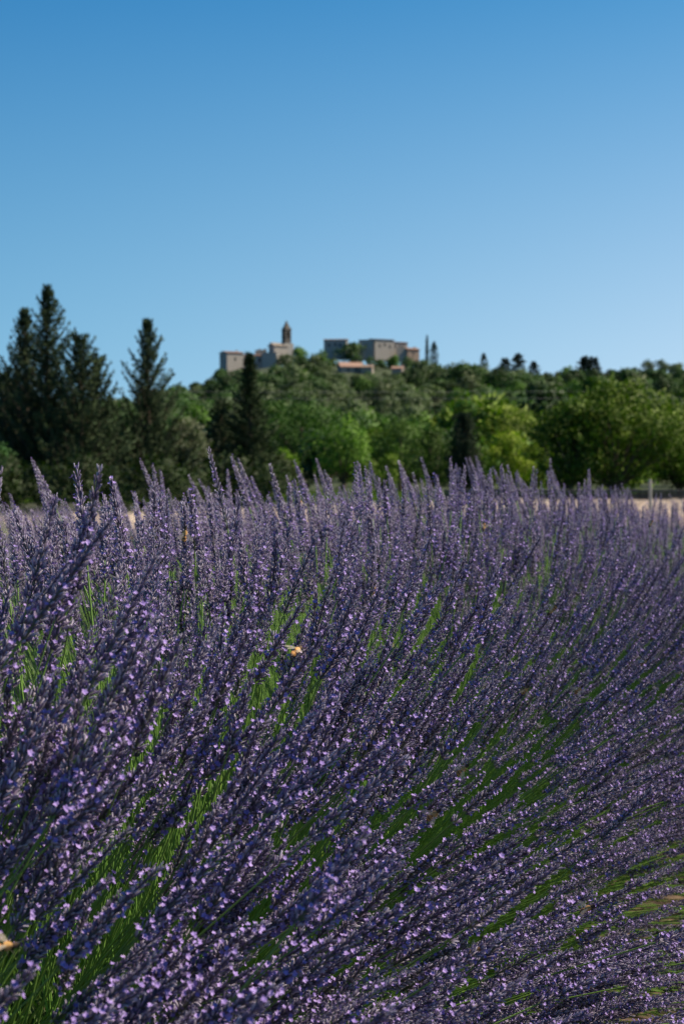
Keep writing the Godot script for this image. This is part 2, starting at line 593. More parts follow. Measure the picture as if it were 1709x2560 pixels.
func near_trees() -> void:
	var dark := Color(0.037, 0.058, 0.026)
	var g := "dark conifers at the field's left edge"
	var c1 := conifer(10.3, 2.6, 230, 0.21, dark, 0.95, 0.62, 0.6)
	var c2 := conifer(9.4, 2.2, 200, 0.21, dark * 0.95, 1.0, 0.65, 0.8)
	var c3 := conifer(7.7, 2.1, 190, 0.22, dark, 0.7, 0.6, 0.6)
	plant_tree("conifer", c1, spot(112, 68), "tallest dark conifer, with a ragged spire top", "conifer", g)
	plant_tree("conifer", c2, spot(60, 70), "slim dark conifer with upswept branch tips just beside the tallest one", "conifer", g)
	plant_tree("conifer", c3, spot(186, 66), "blunt-topped dark conifer on the inner side of the tallest one", "conifer", g)
	plant_tree("conifer", conifer(7.0, 1.5, 120, 0.23, dark, 0.6, 0.5, 0.6), spot(226, 69), "shorter conifer with a forked tip at the cluster's right end", "conifer", g)
	plant_tree("conifer", conifer(6.4, 2.0, 130, 0.24, dark, 0.6, 0.5, 0.75), spot(14, 72), "low conifer at the frame's edge with bare curved branch ends", "conifer", g)
	plant_tree("conifer", conifer(9.1, 2.2, 200, 0.21, dark * 1.0, 0.92, 0.62, 0.65), spot(341, 72), "lone dark conifer standing free between the cluster and the hill", "conifer", g)
	plant_tree("conifer", conifer(7.8, 1.95, 210, 0.22, dark * 1.05, 1.05, 0.45, 0.3), spot(573, 76), "thin-topped dark conifer standing before the castle's left end", "conifer", g)
	plant_tree("conifer", conifer(5.4, 1.7, 110, 0.23, dark * 0.95, 0.6, 0.4, 0.35), spot(508, 78), "rounded short conifer just left of the thin-topped one", "conifer", g)
	var olive := broad_tree(4.6, 1.5, 26, 34, 0.16, Color(0.085, 0.1, 0.06), Color(0.11, 0.12, 0.08), 0.12)
	plant_tree("olive_tree", olive, spot(428, 74), "grey-green olive tree between the lone conifer and the thin-topped one", "tree")
	plant_tree("green_shrub", broad_tree(2.6, 1.3, 18, 34, 0.16, Color(0.03, 0.08, 0.025), Color(0.045, 0.1, 0.03), 0.03), spot(-12, 60), "green shrub at the very left edge under the conifers", "shrub")
	plant_tree("dark_shrub", broad_tree(2.6, 1.4, 18, 30, 0.17, Color(0.035, 0.05, 0.02), Color(0.045, 0.06, 0.025), 0.03), spot(270, 71), "dark shrub filling the gap between the cluster and the lone conifer", "shrub")
	plant_tree("dark_shrub", broad_tree(2.4, 1.5, 18, 30, 0.17, Color(0.035, 0.055, 0.02), Color(0.05, 0.065, 0.025), 0.03), spot(640, 80), "dark low shrub at the foot of the thin-topped conifer", "shrub")
	var low := broad_tree(1.5, 1.5, 16, 26, 0.14, Color(0.026, 0.042, 0.016), Color(0.036, 0.055, 0.02), 0.0)
	for k in 9:
		plant_tree("hedge_shrub", low, spot(-60 + k * 82 + rnd(-10, 10), 49 + rnd(-3, 3)), "dark low hedge shrub along the wheat, " + ["at the frame's edge", "under the slim upswept conifer", "under the blunt-topped conifer", "left of the lone conifer", "under the lone conifer", "under the olive tree", "under the rounded short conifer", "under the thin-topped conifer", "left of the bright dome tree"][k], "shrub", "dark shrubs along the wheat", rnd(0.85, 1.15))
	# the bright middle
	var bright := Color(0.13, 0.24, 0.024)
	plant_tree("round_tree", broad_tree(5.1, 2.7, 38, 36, 0.19, bright, Color(0.07, 0.15, 0.025), 0.1), spot(787, 95), "bright green dome-shaped tree in the middle of the valley", "tree")
	plant_tree("broad_oak", broad_tree(7.4, 4.4, 48, 36, 0.24, Color(0.045, 0.1, 0.025), Color(0.06, 0.12, 0.025), 0.1), spot(695, 118), "broad mid-green oak just behind and left of the bright dome tree", "tree")
	plant_tree("round_tree", broad_tree(6.0, 2.8, 36, 34, 0.2, Color(0.055, 0.11, 0.022), Color(0.085, 0.15, 0.025), 0.1), spot(918, 108), "mid-green round tree right of the bright dome tree", "tree")
	plant_tree("yellow_green_shrub", broad_tree(3.2, 1.5, 20, 32, 0.17, Color(0.15, 0.23, 0.02), bright, 0.05), spot(640, 96), "yellow-green shrub just right of the thin-topped conifer", "shrub")
	plant_tree("round_tree", broad_tree(4.6, 2.0, 28, 32, 0.18, Color(0.045, 0.08, 0.02), Color(0.06, 0.1, 0.02), 0.06), spot(990, 97), "dark green bushy tree just left of the narrow cypress", "tree")
	plant_tree("narrow_cypress", conifer(4.7, 1.0, 210, 0.2, Color(0.026, 0.04, 0.022), 0.4, 0.3, 0.8), spot(1062, 84), "dark narrow cypress in the middle of the valley", "cypress")
	plant_tree("yellow_green_shrub", broad_tree(3.9, 1.9, 26, 34, 0.17, Color(0.22, 0.28, 0.02), Color(0.15, 0.22, 0.02), 0.06), spot(1165, 88), "yellow-green leafy shrub right of the dark narrow cypress", "shrub")
	plant_tree("yellow_green_shrub", broad_tree(3.3, 1.7, 24, 34, 0.17, Color(0.2, 0.26, 0.02), Color(0.13, 0.2, 0.02), 0.06), spot(1228, 93), "yellow-green shrub tucked against the wide dark tree", "shrub")
	plant_tree("yellow_green_shrub", broad_tree(2.6, 1.5, 20, 32, 0.16, Color(0.11, 0.17, 0.02), Color(0.08, 0.13, 0.02), 0.05), spot(880, 86), "low green shrub in front of the mid-green round tree", "shrub")
	plant_tree("green_tree", broad_tree(7.5, 3.4, 32, 32, 0.25, Color(0.05, 0.13, 0.03), Color(0.065, 0.15, 0.03), 0.1), spot(1072, 142), "fresh green tree rising behind the narrow cypress", "tree")
	plant_tree("golden_tree", broad_tree(7.0, 3.6, 34, 32, 0.25, Color(0.15, 0.19, 0.025), Color(0.1, 0.15, 0.025), 0.1), spot(1165, 138), "golden-green tree behind the yellow-green shrubs", "tree")
	# the big dark trees
	var big := Color(0.056, 0.1, 0.014)
	var light := Color(0.105, 0.155, 0.016)
	plant_tree("wide_tree", broad_tree(5.9, 3.6, 80, 44, 0.19, big, light, 0.02), spot(1408, 70), "widest dark leafy tree behind the wheat, sunlit on its crown", "tree", "big dark trees behind the wheat")
	plant_tree("wide_tree", broad_tree(5.0, 2.2, 48, 40, 0.18, big, light, 0.03), spot(1308, 69), "smaller dark leafy tree merging into the wide tree's left side", "tree", "big dark trees behind the wheat")
	plant_tree("wide_tree", broad_tree(5.7, 2.9, 62, 42, 0.19, big, light, 0.02), spot(1556, 73), "dark leafy tree cut by the frame, right of the widest one", "tree", "big dark trees behind the wheat")
	plant_tree("wide_tree", broad_tree(5.2, 2.9, 44, 40, 0.2, big, light, 0.15), spot(1700, 76), "dark leafy tree beyond the frame's right edge", "tree", "big dark trees behind the wheat")


func slope_trees() -> void:
	var kinds := []
	var names := [["holm_oak", "dark green holm oak"], ["grey_oak", "grey-green oak"], ["fresh_tree", "fresh green broadleaf tree"], ["golden_tree", "yellow-green tree"]]
	var cols := [[Color(0.034, 0.07, 0.028), Color(0.055, 0.1, 0.036)], [Color(0.075, 0.108, 0.056), Color(0.11, 0.14, 0.078)], [Color(0.062, 0.125, 0.028), Color(0.085, 0.155, 0.032)], [Color(0.17, 0.23, 0.028), Color(0.12, 0.19, 0.028)]]
	for k in 4:
		var set := []
		for j in 3:
			var tone: float = [0.72, 1.0, 1.3][j]
			set.append(broad_tree(rnd(6.0, 7.4), rnd(3.9, 4.8), 20, 28, 0.55, cols[k][0] * tone, cols[k][1] * tone, 0.02, 2.2))
		kinds.append(set)
	var made := 0
	var rest := [[], [], [], []]
	var spread := FastNoiseLite.new()
	spread.seed = 5
	spread.frequency = 0.012
	var d := 104.0
	while d < 640.0:
		var half := 0.27 * d + 12.0
		var step := 9.0 + d * 0.004
		var x := -half + rnd(0, step)
		while x < half:
			var z := -d + rnd(-3, 3)
			var px := 784.0 + x / d * 3260.0
			var at := Vector3(x + rnd(-1.5, 1.5), land(x, z), z)
			x += step * rnd(0.75, 1.3)
			var size := rnd(0.85, 1.45) * (0.62 if d > 540.0 else 1.0)
			if d < 135.0:
				size *= 0.62
			if d > 240.0:
				# low growth on the shoulder and below the walls, so that they show
				var lim := 0.0
				if px < 500.0:
					lim = lerpf(905.0, 864.0, clampf((px - 260.0) / 240.0, 0.0, 1.0))
				elif px < 640.0:
					lim = 842.0
				elif px > 750.0 and px < 930.0 and d < 566.0:
					lim = 852.0
				elif px > 730.0 and px < 970.0:
					lim = 816.0
				if lim > 0.0:
					size = minf(size, (EYE + (1091.0 - lim) / 3260.0 * d - at.y) / 7.8)
				if size < 0.25:
					continue
			elif px < 960.0:
				size *= 0.78
			if on_village(at):
				continue
			if d < 132.0 and px > 590 and px < 980 and rng.randf() < 0.5:
				continue
			var m := spread.get_noise_2d(at.x, at.z)
			var pick := 0
			if d < 230.0:
				pick = (3 if px > 960 and rng.randf() < 0.7 else 2) if m < -0.02 else (3 if px > 760 else 2)
				if rng.randf() < 0.3:
					pick = 0
				elif px < 600 and rng.randf() < 0.5:
					pick = 1
			else:
				pick = 1 if m > 0.02 else 0
				if rng.randf() < (0.07 if px < 980 else 0.16):
					pick = 2
			at.y -= 0.4
			var kind: Array = kinds[pick][rng.randi_range(0, 2)]
			if made < 290:
				var where: String = ["behind the conifer cluster", "behind the lone conifer", "above the thin-topped conifer", "above the bright dome tree", "above the narrow cypress", "above the yellow-green shrubs", "above the widest dark tree"][clampi(int((px + 60.0) / 240.0), 0, 6)]
				var rung: String = ["at the foot of the slope", "low on the slope", "halfway up the slope"][0 if d < 140.0 else (1 if d < 220.0 else 2)]
				var o := plant_tree(names[pick][0], kind, at, "%s %s, %s" % [names[pick][1], rung, where], "tree", "trees on the wooded slope", size)
				o.scale.y *= rnd(0.8, 1.1)
				made += 1
			else:
				rest[pick].append(Transform3D(Basis(Vector3.UP, rnd(0, TAU)).scaled(Vector3(1, rnd(0.8, 1.1), 1) * size), at))
		d += 8.5 + d * 0.014
	for k in 4:
		if rest[k].size():
			var o := Node3D.new()
			o.name = numbered("far_woodland")
			add_child(o)
			tag(o, ["dark green woodland covering the upper hillside", "grey-green woodland covering the upper hillside", "fresh green patches in the upper woodland", "yellow-green patches in the upper woodland"][k], "woodland")
			o.set_meta("kind", "stuff")
			var parts := [[], [], []]
			for q in rest[k]:
				parts[rng.randi_range(0, 2)].append(q)
			for j in 3:
				many("crowns", kinds[k][j][1], parts[j], o)
	# what stands on the skyline
	var cy := cypress(9.0, 0.85, Color(0.02, 0.034, 0.022))
	var cy2 := cypress(7.5, 1.1, Color(0.022, 0.036, 0.024))
	var sky := "dark pointed trees on the ridge"
	var list := [[978, 772, 620, 0, "very thin cypress, the left one of the pair beyond the village"], [994, 786, 615, 1, "fuller cypress, the right one of the pair beyond the village"], [1108, 812, 560, 1, "lone thin cypress on the ridge right of the village"], [1156, 822, 555, 2, "dark bushy conifer on the ridge, left of the taller pointed one"], [1186, 812, 550, 2, "tall bushy conifer on the ridge right of the lone cypress"], [1222, 830, 552, 2, "small conifer on the ridge right of the tall bushy one"], [1338, 818, 540, 2, "dark conifer, left of the twin pair high on the right ridge"], [1358, 820, 540, 2, "dark conifer, right of the twin pair high on the right ridge"]]
	var bushy := conifer(8.0, 2.4, 70, 0.55, Color(0.026, 0.042, 0.026), 0.85, 0.35, 0.1)
	for e in list:
		var p := spot(e[0], e[2])
		var top: float = EYE + (1091.0 - e[1]) / 3260.0 * e[2]
		var hgt := top - p.y
		var src: Array = [cy, cy2, bushy][e[3]]
		var nat: float = [9.0, 7.5, 8.0][e[3]]
		var o := plant_tree("ridge_cypress" if e[3] < 2 else "ridge_conifer", src, p, e[4], "cypress" if e[3] < 2 else "conifer", sky, hgt / nat)
		if e[3] == 0:
			o.scale.x *= 0.55; o.scale.z *= 0.55
		elif e[3] == 2:
			o.scale.x *= 1.35; o.scale.z *= 1.35
	var ridge_trees := [[1305, 838, 545, 2, "light green tree beside the twin conifers on the right ridge"], [1438, 838, 530, 0, "dark round oak on the far right ridge, first from the twin conifers"], [1496, 834, 528, 0, "dark round oak on the far right ridge, the tallest of the three"], [1560, 836, 528, 0, "dark round oak at the frame's edge on the right ridge"], [806, 782, 622, 0, "round dark tree standing between the two long stone buildings"]]
	for e in ridge_trees:
		var p := spot(e[0], e[2])
		var hgt: float = EYE + (1091.0 - e[1]) / 3260.0 * e[2] - p.y
		plant_tree("ridge_oak", kinds[e[3]][1], p, e[4], "tree", "", clampf(hgt / 6.8, 0.3, 1.6))
	# trees in front of the village walls
	var front := [[688, 800, 600, 2, 1.15, "big green tree below the church tower"], [735, 803, 598, 2, 1.0, "bright green tree right of the church tower's foot"], [764, 822, 590, 3, 0.7, "yellow-leaved small tree between church and house"], [655, 842, 596, 0, 0.8, "dark oak under the church's left wall"], [850, 822, 594, 0, 0.7, "dark oak above the pink-roofed house"], [902, 818, 592, 2, 0.85, "green tree under the long stone building"], [712, 830, 590, 0, 0.8, "dark oak below the bright green village trees"], [560, 850, 598, 0, 0.8, "dark oak under the village's left rampart"], [935, 824, 598, 0, 0.7, "dark oak below the right end of the village"]]
	for e in front:
		var p := spot(e[0], e[2])
		var hgt: float = EYE + (1091.0 - e[1]) / 3260.0 * e[2] - p.y
		plant_tree("village_tree", kinds[e[3]][rng.randi_range(0, 2)], p, e[5], "tree", "trees around the village", clampf(hgt / 6.6, 0.35, 1.7) )


func on_village(p: Vector3) -> bool:
	for q in village_spots:
		if Vector2(p.x - q.x, p.z - q.z).length() < q.y:
			return true
	return false

var village_spots := []


# ---------------------------------------------------------------- the village on the hill
func block(b: Build, w: float, h: float, dp: float, col: Color) -> void:
	b.box(Vector3(-w / 2, -3.0, -dp / 2), Vector3(w / 2, h, dp / 2), col)


func pitched_roof(w: float, dp: float, y: float, rise: float, col: Color, over := 0.35) -> Build:
	var b := Build.new()
	var x := w / 2 + over
	var z := dp / 2 + over
	var t := 0.18
	var a := [Vector3(-x, y, z), Vector3(x, y, z), Vector3(x, y + rise, 0), Vector3(-x, y + rise, 0), Vector3(-x, y, -z), Vector3(x, y, -z)]
	var u := Vector3(0, t, 0)
	b.quad(a[0] + u, a[3] + u, a[2] + u, a[1] + u, col)
	b.quad(a[5] + u, a[2] + u, a[3] + u, a[4] + u, col)
	b.quad(a[0], a[0] + u, a[1] + u, a[1], col)
	b.quad(a[5], a[5] + u, a[4] + u, a[4], col)
	b.quad(a[0], a[1], a[2], a[3], col)
	b.quad(a[5], a[4], a[3], a[2], col)
	for s in [[0, 3, 4], [1, 2, 5]]:
		b.quad(a[s[0]], a[s[1]], a[s[1]] + u, a[s[0]] + u, col)
		b.quad(a[s[1]], a[s[2]], a[s[2]] + u, a[s[1]] + u, col)
	return b


func gable(b: Build, w: float, h: float, dp: float, rise: float, col: Color) -> void:
	for x in [-w / 2, w / 2]:
		var q := b.vert(Vector3(x, h, dp / 2), Vector3(signf(x), 0, 0), col)
		b.vert(Vector3(x, h + rise, 0), Vector3(signf(x), 0, 0), col)
		b.vert(Vector3(x, h, -dp / 2), Vector3(signf(x), 0, 0), col)
		b.tri(q, q + 1, q + 2)


# px, base y and top y in the view, distance, width in metres
func house(called: String, label: String, px: float, top_py: float, w: float, h: float, dp: float, d: float, yaw: float, rise: float, stone: Color, tiles: Color, windows := 0) -> Node3D:
	var x := (px - 784.0) / 3260.0 * d
	var y := EYE + (1091.0 - top_py) / 3260.0 * d - h - rise
	village_spots.append(Vector3(x, maxf(w, dp) * 0.5 + 2.0, -d))
	var o := thing(called, label, "building", Vector3(x, y, -d), yaw)
	var b := Build.new()
	block(b, w, h, dp, stone)
	if rise > 0:
		gable(b, w, h, dp, rise, stone)
	obj("wall", b.done(mats.stone), o)
	if rise > 0:
		obj("roof", pitched_roof(w, dp, h + 0.02, rise, tiles).done(mats.tiles), o)
	else:
		var c := Build.new()
		c.box(Vector3(-w / 2 - 0.15, h + 0.004, -dp / 2 - 0.15), Vector3(w / 2 + 0.15, h + 0.25, dp / 2 + 0.15), tiles)
		obj("coping", c.done(mats.tiles), o)
	if rise > 0.6:
		var cb := Build.new()
		cb.box(Vector3(w * 0.27, h, -0.5), Vector3(w * 0.27 + 0.7, h + rise + 0.8, 0.1), stone * 0.9)
		obj("chimney", cb.done(mats.stone), o)
	for k in windows:
		var f := Build.new()
		var wx := lerpf(-w / 2 + 1.2, w / 2 - 1.2, (k + 0.5) / windows) + rnd(-0.4, 0.4)
		var wy := h * rnd(0.5, 0.68)
		f.box(Vector3(wx - 0.6, wy - 0.85, dp / 2 - 0.1), Vector3(wx + 0.6, wy + 0.85, dp / 2 + 0.05), stone * 1.1)
		var win := obj("window", f.done(mats.stone), o)
		var g := Build.new()
		g.box(Vector3(wx - 0.45, wy - 0.7, dp / 2 - 0.08), Vector3(wx + 0.45, wy + 0.7, dp / 2 + 0.056), Color(0.03, 0.03, 0.035))
		obj("pane", g.done(mats.plain), win)
	return o


func village() -> void:
	var st := Color(0.52, 0.47, 0.42)
	var gr := Color(0.46, 0.44, 0.42)
	var red := Color(0.36, 0.2, 0.135)
	var pink := Color(0.52, 0.32, 0.24)
	house("rampart_house", "squat stone rampart house at the village's left end", 532, 808, 8.0, 7.0, 8.0, 628, 0.5, 0.9, st, red, 1)
	house("rampart_wall", "lower stone wall joining the rampart house to the church", 582, 815, 13.5, 5.0, 5.0, 632, 0.12, 0.6, gr, red, 2)
	# broken walls that step down from the church and along the hall
	for e in [[566, 822, 5, -1.0, 636, "broken stone wall stepping down from the church to the rampart house"], [601, 806, 4, 0.9, 638, "short ruined wall rising towards the church's left corner"], [826, 790, 4, -0.5, 628, "low ruined wall in front of the grey stone wing"], [925, 796, 5, -0.6, 630, "low ruined wall below the hall's right end"]]:
		var rx: float = (e[0] - 784.0) / 3260.0 * e[4]
		var ry: float = EYE + (1091.0 - e[1]) / 3260.0 * e[4] - 3.0
		var ru := thing("ruined_wall", e[5], "wall", Vector3(rx, ry, -e[4]), 0.2)
		ru.set_meta("kind", "thing")
		for k in e[2]:
			var b := Build.new()
			var y: float = 3.0 + e[3] * 0.45 * k + rnd(-0.4, 0.4)
			b.box(Vector3(k * 1.3 - 3.0, -4.0, -0.5), Vector3(k * 1.3 - 1.72, y, 0.5), st * rnd(0.85, 1.05))
			obj("wall_section", b.done(mats.stone), ru)
	house("stone_terrace", "grey stone terrace wall under the church", 620, 812, 6.5, 6.0, 4.5, 628, -0.1, 0.0, gr, gr)
	# church: nave, apse block, tower
	var d := 634.0
	var x := (638.0 - 784.0) / 3260.0 * d
	var y0 := EYE + (1091.0 - 815.0) / 3260.0 * d
	village_spots.append(Vector3(x, 9.0, -d))
	var ch := thing("church", "stone church with a dark square steeple on the hilltop", "church", Vector3(x, y0, -d), 0.55)
	var nave := Build.new()
	nave.box(Vector3(-3.3, -4, -2.6), Vector3(3.6, 3.6, 2.6), st)
	gable(nave, 6.9, 3.6, 5.2, 1.5, st)
	obj("nave", nave.done(mats.stone), ch)
	obj("roof", pitched_roof(6.9, 5.2, 3.62, 1.5, Color(0.4, 0.33, 0.27)).done(mats.tiles), ch)
	var tx := 4.3
	var base := Build.new()
	base.box(Vector3(tx - 2.4, -4, -2.3), Vector3(tx + 2.4, 5.2, 2.3), gr)
	obj("tower_base", base.done(mats.stone), ch)
	var shaft := Build.new()
	var dk := Color(0.13, 0.118, 0.108)
	# a shaft of corner piers and bands, so that the belfry is open
	shaft.box(Vector3(tx - 1.55, 5.2, -1.55), Vector3(tx + 1.55, 8.1, 1.55), dk)
	for sx in [-1, 1]:
		for sz in [-1, 1]:
			shaft.box(Vector3(tx + sx * 1.1 - 0.45, 8.1, sz * 1.1 - 0.45), Vector3(tx + sx * 1.1 + 0.45, 10.4, sz * 1.1 + 0.45), dk)
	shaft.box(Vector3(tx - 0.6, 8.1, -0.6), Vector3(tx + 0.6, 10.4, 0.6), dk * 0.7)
	shaft.box(Vector3(tx - 1.55, 10.4, -1.55), Vector3(tx + 1.55, 11.2, 1.55), dk)
	shaft.box(Vector3(tx - 1.75, 8.0, -1.75), Vector3(tx + 1.75, 8.2, 1.75), dk * 1.15)
	shaft.box(Vector3(tx - 1.75, 11.2, -1.75), Vector3(tx + 1.75, 11.45, 1.75), dk * 1.15)
	obj("bell_tower", shaft.done(mats.stone), ch)
	var sp := Build.new()
	var tip := Vector3(tx, 15.6, 0)
	var q := [Vector3(tx - 1.5, 11.45, -1.5), Vector3(tx + 1.5, 11.45, -1.5), Vector3(tx + 1.5, 11.45, 1.5), Vector3(tx - 1.5, 11.45, 1.5)]
	for k in 4:
		sp.quad(q[k], tip, tip, q[(k + 1) % 4], dk)
		sp.tube([q[k], q[k] + Vector3(0, 0.9, 0)], [0.22, 0.05], [dk, dk], 4)
	obj("spire", sp.done(mats.stone), ch)
	house("chimney_house", "tiny pinkish gable right of the church, above the trees", 759, 783, 3.0, 4.0, 3.0, 640, 0.4, 0.8, Color(0.42, 0.3, 0.24), red)
	house("long_stone_house", "grey stone building with a flat top, left of the round dark tree", 770, 780, 10.0, 5.4, 6.0, 632, -0.12, 0.5, gr, red, 3)
	house("castle_hall", "largest stone hall with a red-brown roof edge, right of the round dark tree", 872, 780, 9.5, 6.0, 8.0, 633, 0.42, 0.5, st, red, 3)
	house("hall_wing", "lower stone wing continuing the largest hall to the right", 908, 786, 8.0, 5.2, 6.5, 636, 0.42, 0.5, st * 0.94, red, 3)
	house("stone_wing", "grey stone wing at the left end of the largest hall", 842, 783, 6.5, 5.6, 6.0, 631, -0.25, 0.0, gr, gr, 1)
	house("end_house", "low pinkish house at the village's right end", 941, 800, 6.0, 3.2, 5.0, 632, 0.45, 0.9, Color(0.4, 0.3, 0.24), red, 1)
	house("pink_roof_house", "house with a pale pink tiled roof among the trees below the village", 803, 833, 9.0, 2.6, 6.5, 566, 0.2, 2.0, Color(0.42, 0.37, 0.31), pink, 2)
	house("pink_roof_annex", "small annex at the right end of the pink-roofed house", 842, 839, 4.4, 2.4, 4.0, 562, -0.2, 1.0, Color(0.4, 0.36, 0.3), Color(0.42, 0.3, 0.22))
	house("half_hidden_house", "house of which only a small pink roof shows above the trees", 912, 842, 4.0, 2.2, 4.0, 560, -0.3, 1.0, Color(0.4, 0.34, 0.3), pink)


# ---------------------------------------------------------------- field, wheat, wall, post, wires
func ground_color(x: float, z: float) -> Color:
	var d := -z
	var soil := Color(0.2, 0.135, 0.09)
	var straw := Color(0.42, 0.34, 0.22)
	var grass := Color(0.11, 0.17, 0.03)
	var c := soil.lerp(straw, smoothstep(12.6, 13.6, d))
	var edge := clampf(27.0 + 1.6 * x, 15.0, 34.5)
	grass = grass.lerp(Color(0.06, 0.07, 0.03), smoothstep(4.0, 0.0, x))
	c = c.lerp(grass, smoothstep(edge + 0.2, edge + 1.5, d))
	return c


func sheet(xs: Array, zs: Array, colour: Callable, m: Material) -> ArrayMesh:
	var b := Build.new()
	for z in zs:
		for x in xs:
			var hx := land(x + 0.5, z) - land(x - 0.5, z)
			var hz := land(x, z + 0.5) - land(x, z - 0.5)
			b.vert(Vector3(x, land(x, z), z), Vector3(-hx, 1, -hz).normalized(), colour.call(x, z))
	var w := xs.size()
	for j in zs.size() - 1:
		for k in w - 1:
			var a := j * w + k
			b.tri(a, a + 1, a + w); b.tri(a + 1, a + w + 1, a + w)
	return b.done(m)


func land_sheets() -> void:
	var xs := []
	for k in range(-60, 61):
		xs.append(signf(k) * pow(absf(k) / 60.0, 2.4) * 420.0)
	var zs := []
	for k in range(0, 120):
		zs.append(14.0 - k)
	var g := obj("ground", sheet(xs, zs, ground_color, mats.soil))
	g.set_meta("kind", "structure")
	g.set_meta("label", "reddish soil, straw and grass of the valley floor")
	var hx := []
	for k in range(-70, 71):
		hx.append(k * 6.0)
	var hz := []
	for k in 120:
		hz.append(-97.0 - k * 8.0)
	var under := func(x: float, z: float): return Color(0.07, 0.1, 0.03)
	var hsheet := obj("hill", sheet(hx, hz, under, mats.turf))
	hsheet.position.y = -0.05
	hsheet.set_meta("kind", "structure")
	hsheet.set_meta("label", "wooded hill that carries the village")


func wheat() -> void:
	var meshes := []
	for k in 2:
		var b := Build.new()
		for j in 16:
			var p := Vector3(rnd(-0.16, 0.16), 0, rnd(-0.16, 0.16))
			var lean := Vector3(rnd(-0.1, 0.1), 1, rnd(-0.1, 0.1))
			var h := rnd(0.44, 0.56)
			var c := Color(0.74, 0.63, 0.52) * rnd(0.85, 1.15)
			b.tube([p, p + lean * h * 0.5, p + lean * h], [0.0035, 0.003, 0.0025], [c, c, c], 3)
			var q := p + lean * h
			b.tube([q, q + Vector3(0.01, 0.04, 0), q + Vector3(0.025, 0.085, 0.005)], [0.004, 0.0095, 0.004], [c * 1.1, c * 1.1, c * 1.1], 4)
			for a in 3:
				b.leaf(q + Vector3(0.01, 0.05, 0), Vector3(rnd(-0.3, 0.4), 1, rnd(-0.3, 0.3)).normalized(), Vector3.BACK, 0.1, 0.005, c * 1.15)
			b.leaf(p + lean * h * rnd(0.3, 0.6), (Vector3.UP * 0.5 + ball()).normalized(), Vector3.UP, 0.16, 0.012, c * 0.95)
		meshes.append(b.done(mats.wheat))
	var o := Node3D.new()
	o.name = "wheat"
	add_child(o)
	o.set_meta("kind", "stuff")
	o.set_meta("label", "pale ripe wheat in a strip behind the lavender")
	o.set_meta("category", "wheat")
	for k in 2:
		var places := []
		for j in 13000:
			var d := 13.4 + 20.2 * pow(rng.randf(), 0.9)
			var x := rnd(-0.3, 0.3) * d + rnd(-2, 2)
			if d > clampf(27.0 + 1.6 * x, 15.0, 34.5):
				continue
			places.append(Transform3D(Basis(Vector3.UP, rnd(0, TAU)).scaled(Vector3(1.0, rnd(0.86, 1.1), 1.0)), Vector3(x, land(x, -d), -d)))
		many("wheat_stalks", meshes[k], places, o)
	# meadow tufts beyond the wall
	var t := Build.new()
	for j in 22:
		t.leaf(Vector3(rnd(-0.2, 0.2), 0, rnd(-0.2, 0.2)), Vector3(rnd(-0.4, 0.4), 1, rnd(-0.4, 0.4)).normalized(), ball(), rnd(0.15, 0.4), 0.02, tint(0.13, 0.2, 0.03, 0.3))
	var tuft := t.done(mats.leaves)
	var spots := []
	for j in 7000:
		var d := rnd(21.0, 97.0)
		if d < 38.0 and rng.randf() < 0.3:
			d = rnd(21.0, 38.0)
		var x := rnd(-0.29, 0.29) * d
		if d < clampf(27.5 + 1.6 * x, 15.5, 37.2) or (d < 62.0 and x < 2.0):
			continue
		spots.append(Transform3D(Basis(Vector3.UP, rnd(0, TAU)).scaled(Vector3.ONE * rnd(0.6, 1.3)), Vector3(x, land(x, -d), -d)))
	var mg := many("meadow_grass", tuft, spots, self)
	mg.set_meta("label", "sunlit green grass of the meadow under the trees")
	mg.set_meta("category", "grass")


func low_wall() -> void:
	var o := thing("low_wall", "low dark stone wall along the far edge of the wheat", "wall", Vector3(0, land(0, -36), -36))
	o.set_meta("kind", "thing")
	var x := 2.6
	while x < 26.0:
		var w := rnd(1.4, 2.2)
		var b := Build.new()
		var c := Color(0.09, 0.088, 0.08) * rnd(0.85, 1.15)
		b.box(Vector3(x, -0.2, -0.2), Vector3(x + w - 0.015, rnd(0.8, 0.83), 0.2), c)
		obj("wall_section", b.done(mats.stone), o)
		var q := Build.new()
		q.box(Vector3(x - 0.005, 0.834, -0.25), Vector3(x + w - 0.02, rnd(0.9, 0.92), 0.25), c * 1.15)
		obj("coping", q.done(mats.stone), o)
		x += w
	# the post in the wheat
	var d := 22.0
	var p := spot(1490, d)
	var post := thing("fence_post", "pale weathered post standing alone in the wheat", "post", p)
	var b2 := Build.new()
	var top := EYE - 0.058 - p.y
	var grey := Color(0.42, 0.42, 0.4)
	b2.tube([Vector3(0, -0.3, 0), Vector3(0.004, top * 0.5, 0), Vector3(-0.006, top - 0.05, 0)], [0.027, 0.025, 0.024], [grey, grey, grey * 1.05], 10)
	obj("shaft", b2.done(mats.wood), post)
	var b3 := Build.new()
	b3.tube([Vector3(-0.006, top - 0.06, 0), Vector3(-0.006, top - 0.03, 0), Vector3(-0.006, top - 0.01, 0)], [0.028, 0.031, 0.02], [grey * 1.2, grey * 1.2, grey * 1.2], 10)
	obj("cap", b3.done(mats.wood), post)
	# two wires of the power line that crosses the valley
	for k in 2:
		var w := Build.new()
		var pts := []; var rad := []; var col := []
		for j in 33:
			var f := j / 32.0
			pts.append(Vector3(lerpf(-90, 90, f), 6.55 - k * 0.22 - 1.1 * (1.0 - pow(2 * f - 1, 2)) + 0.9, -92.0 - 4.0 * k))
			rad.append(0.007); col.append(Color(0.3, 0.3, 0.3))
		w.tube(pts, rad, col, 4)
		var o2 := obj("power_cable", w.done(mats.plain))
		tag(o2, ["upper thin power cable crossing before the hill", "lower thin power cable crossing before the hill"][k], "cable", "power cables before the hill")


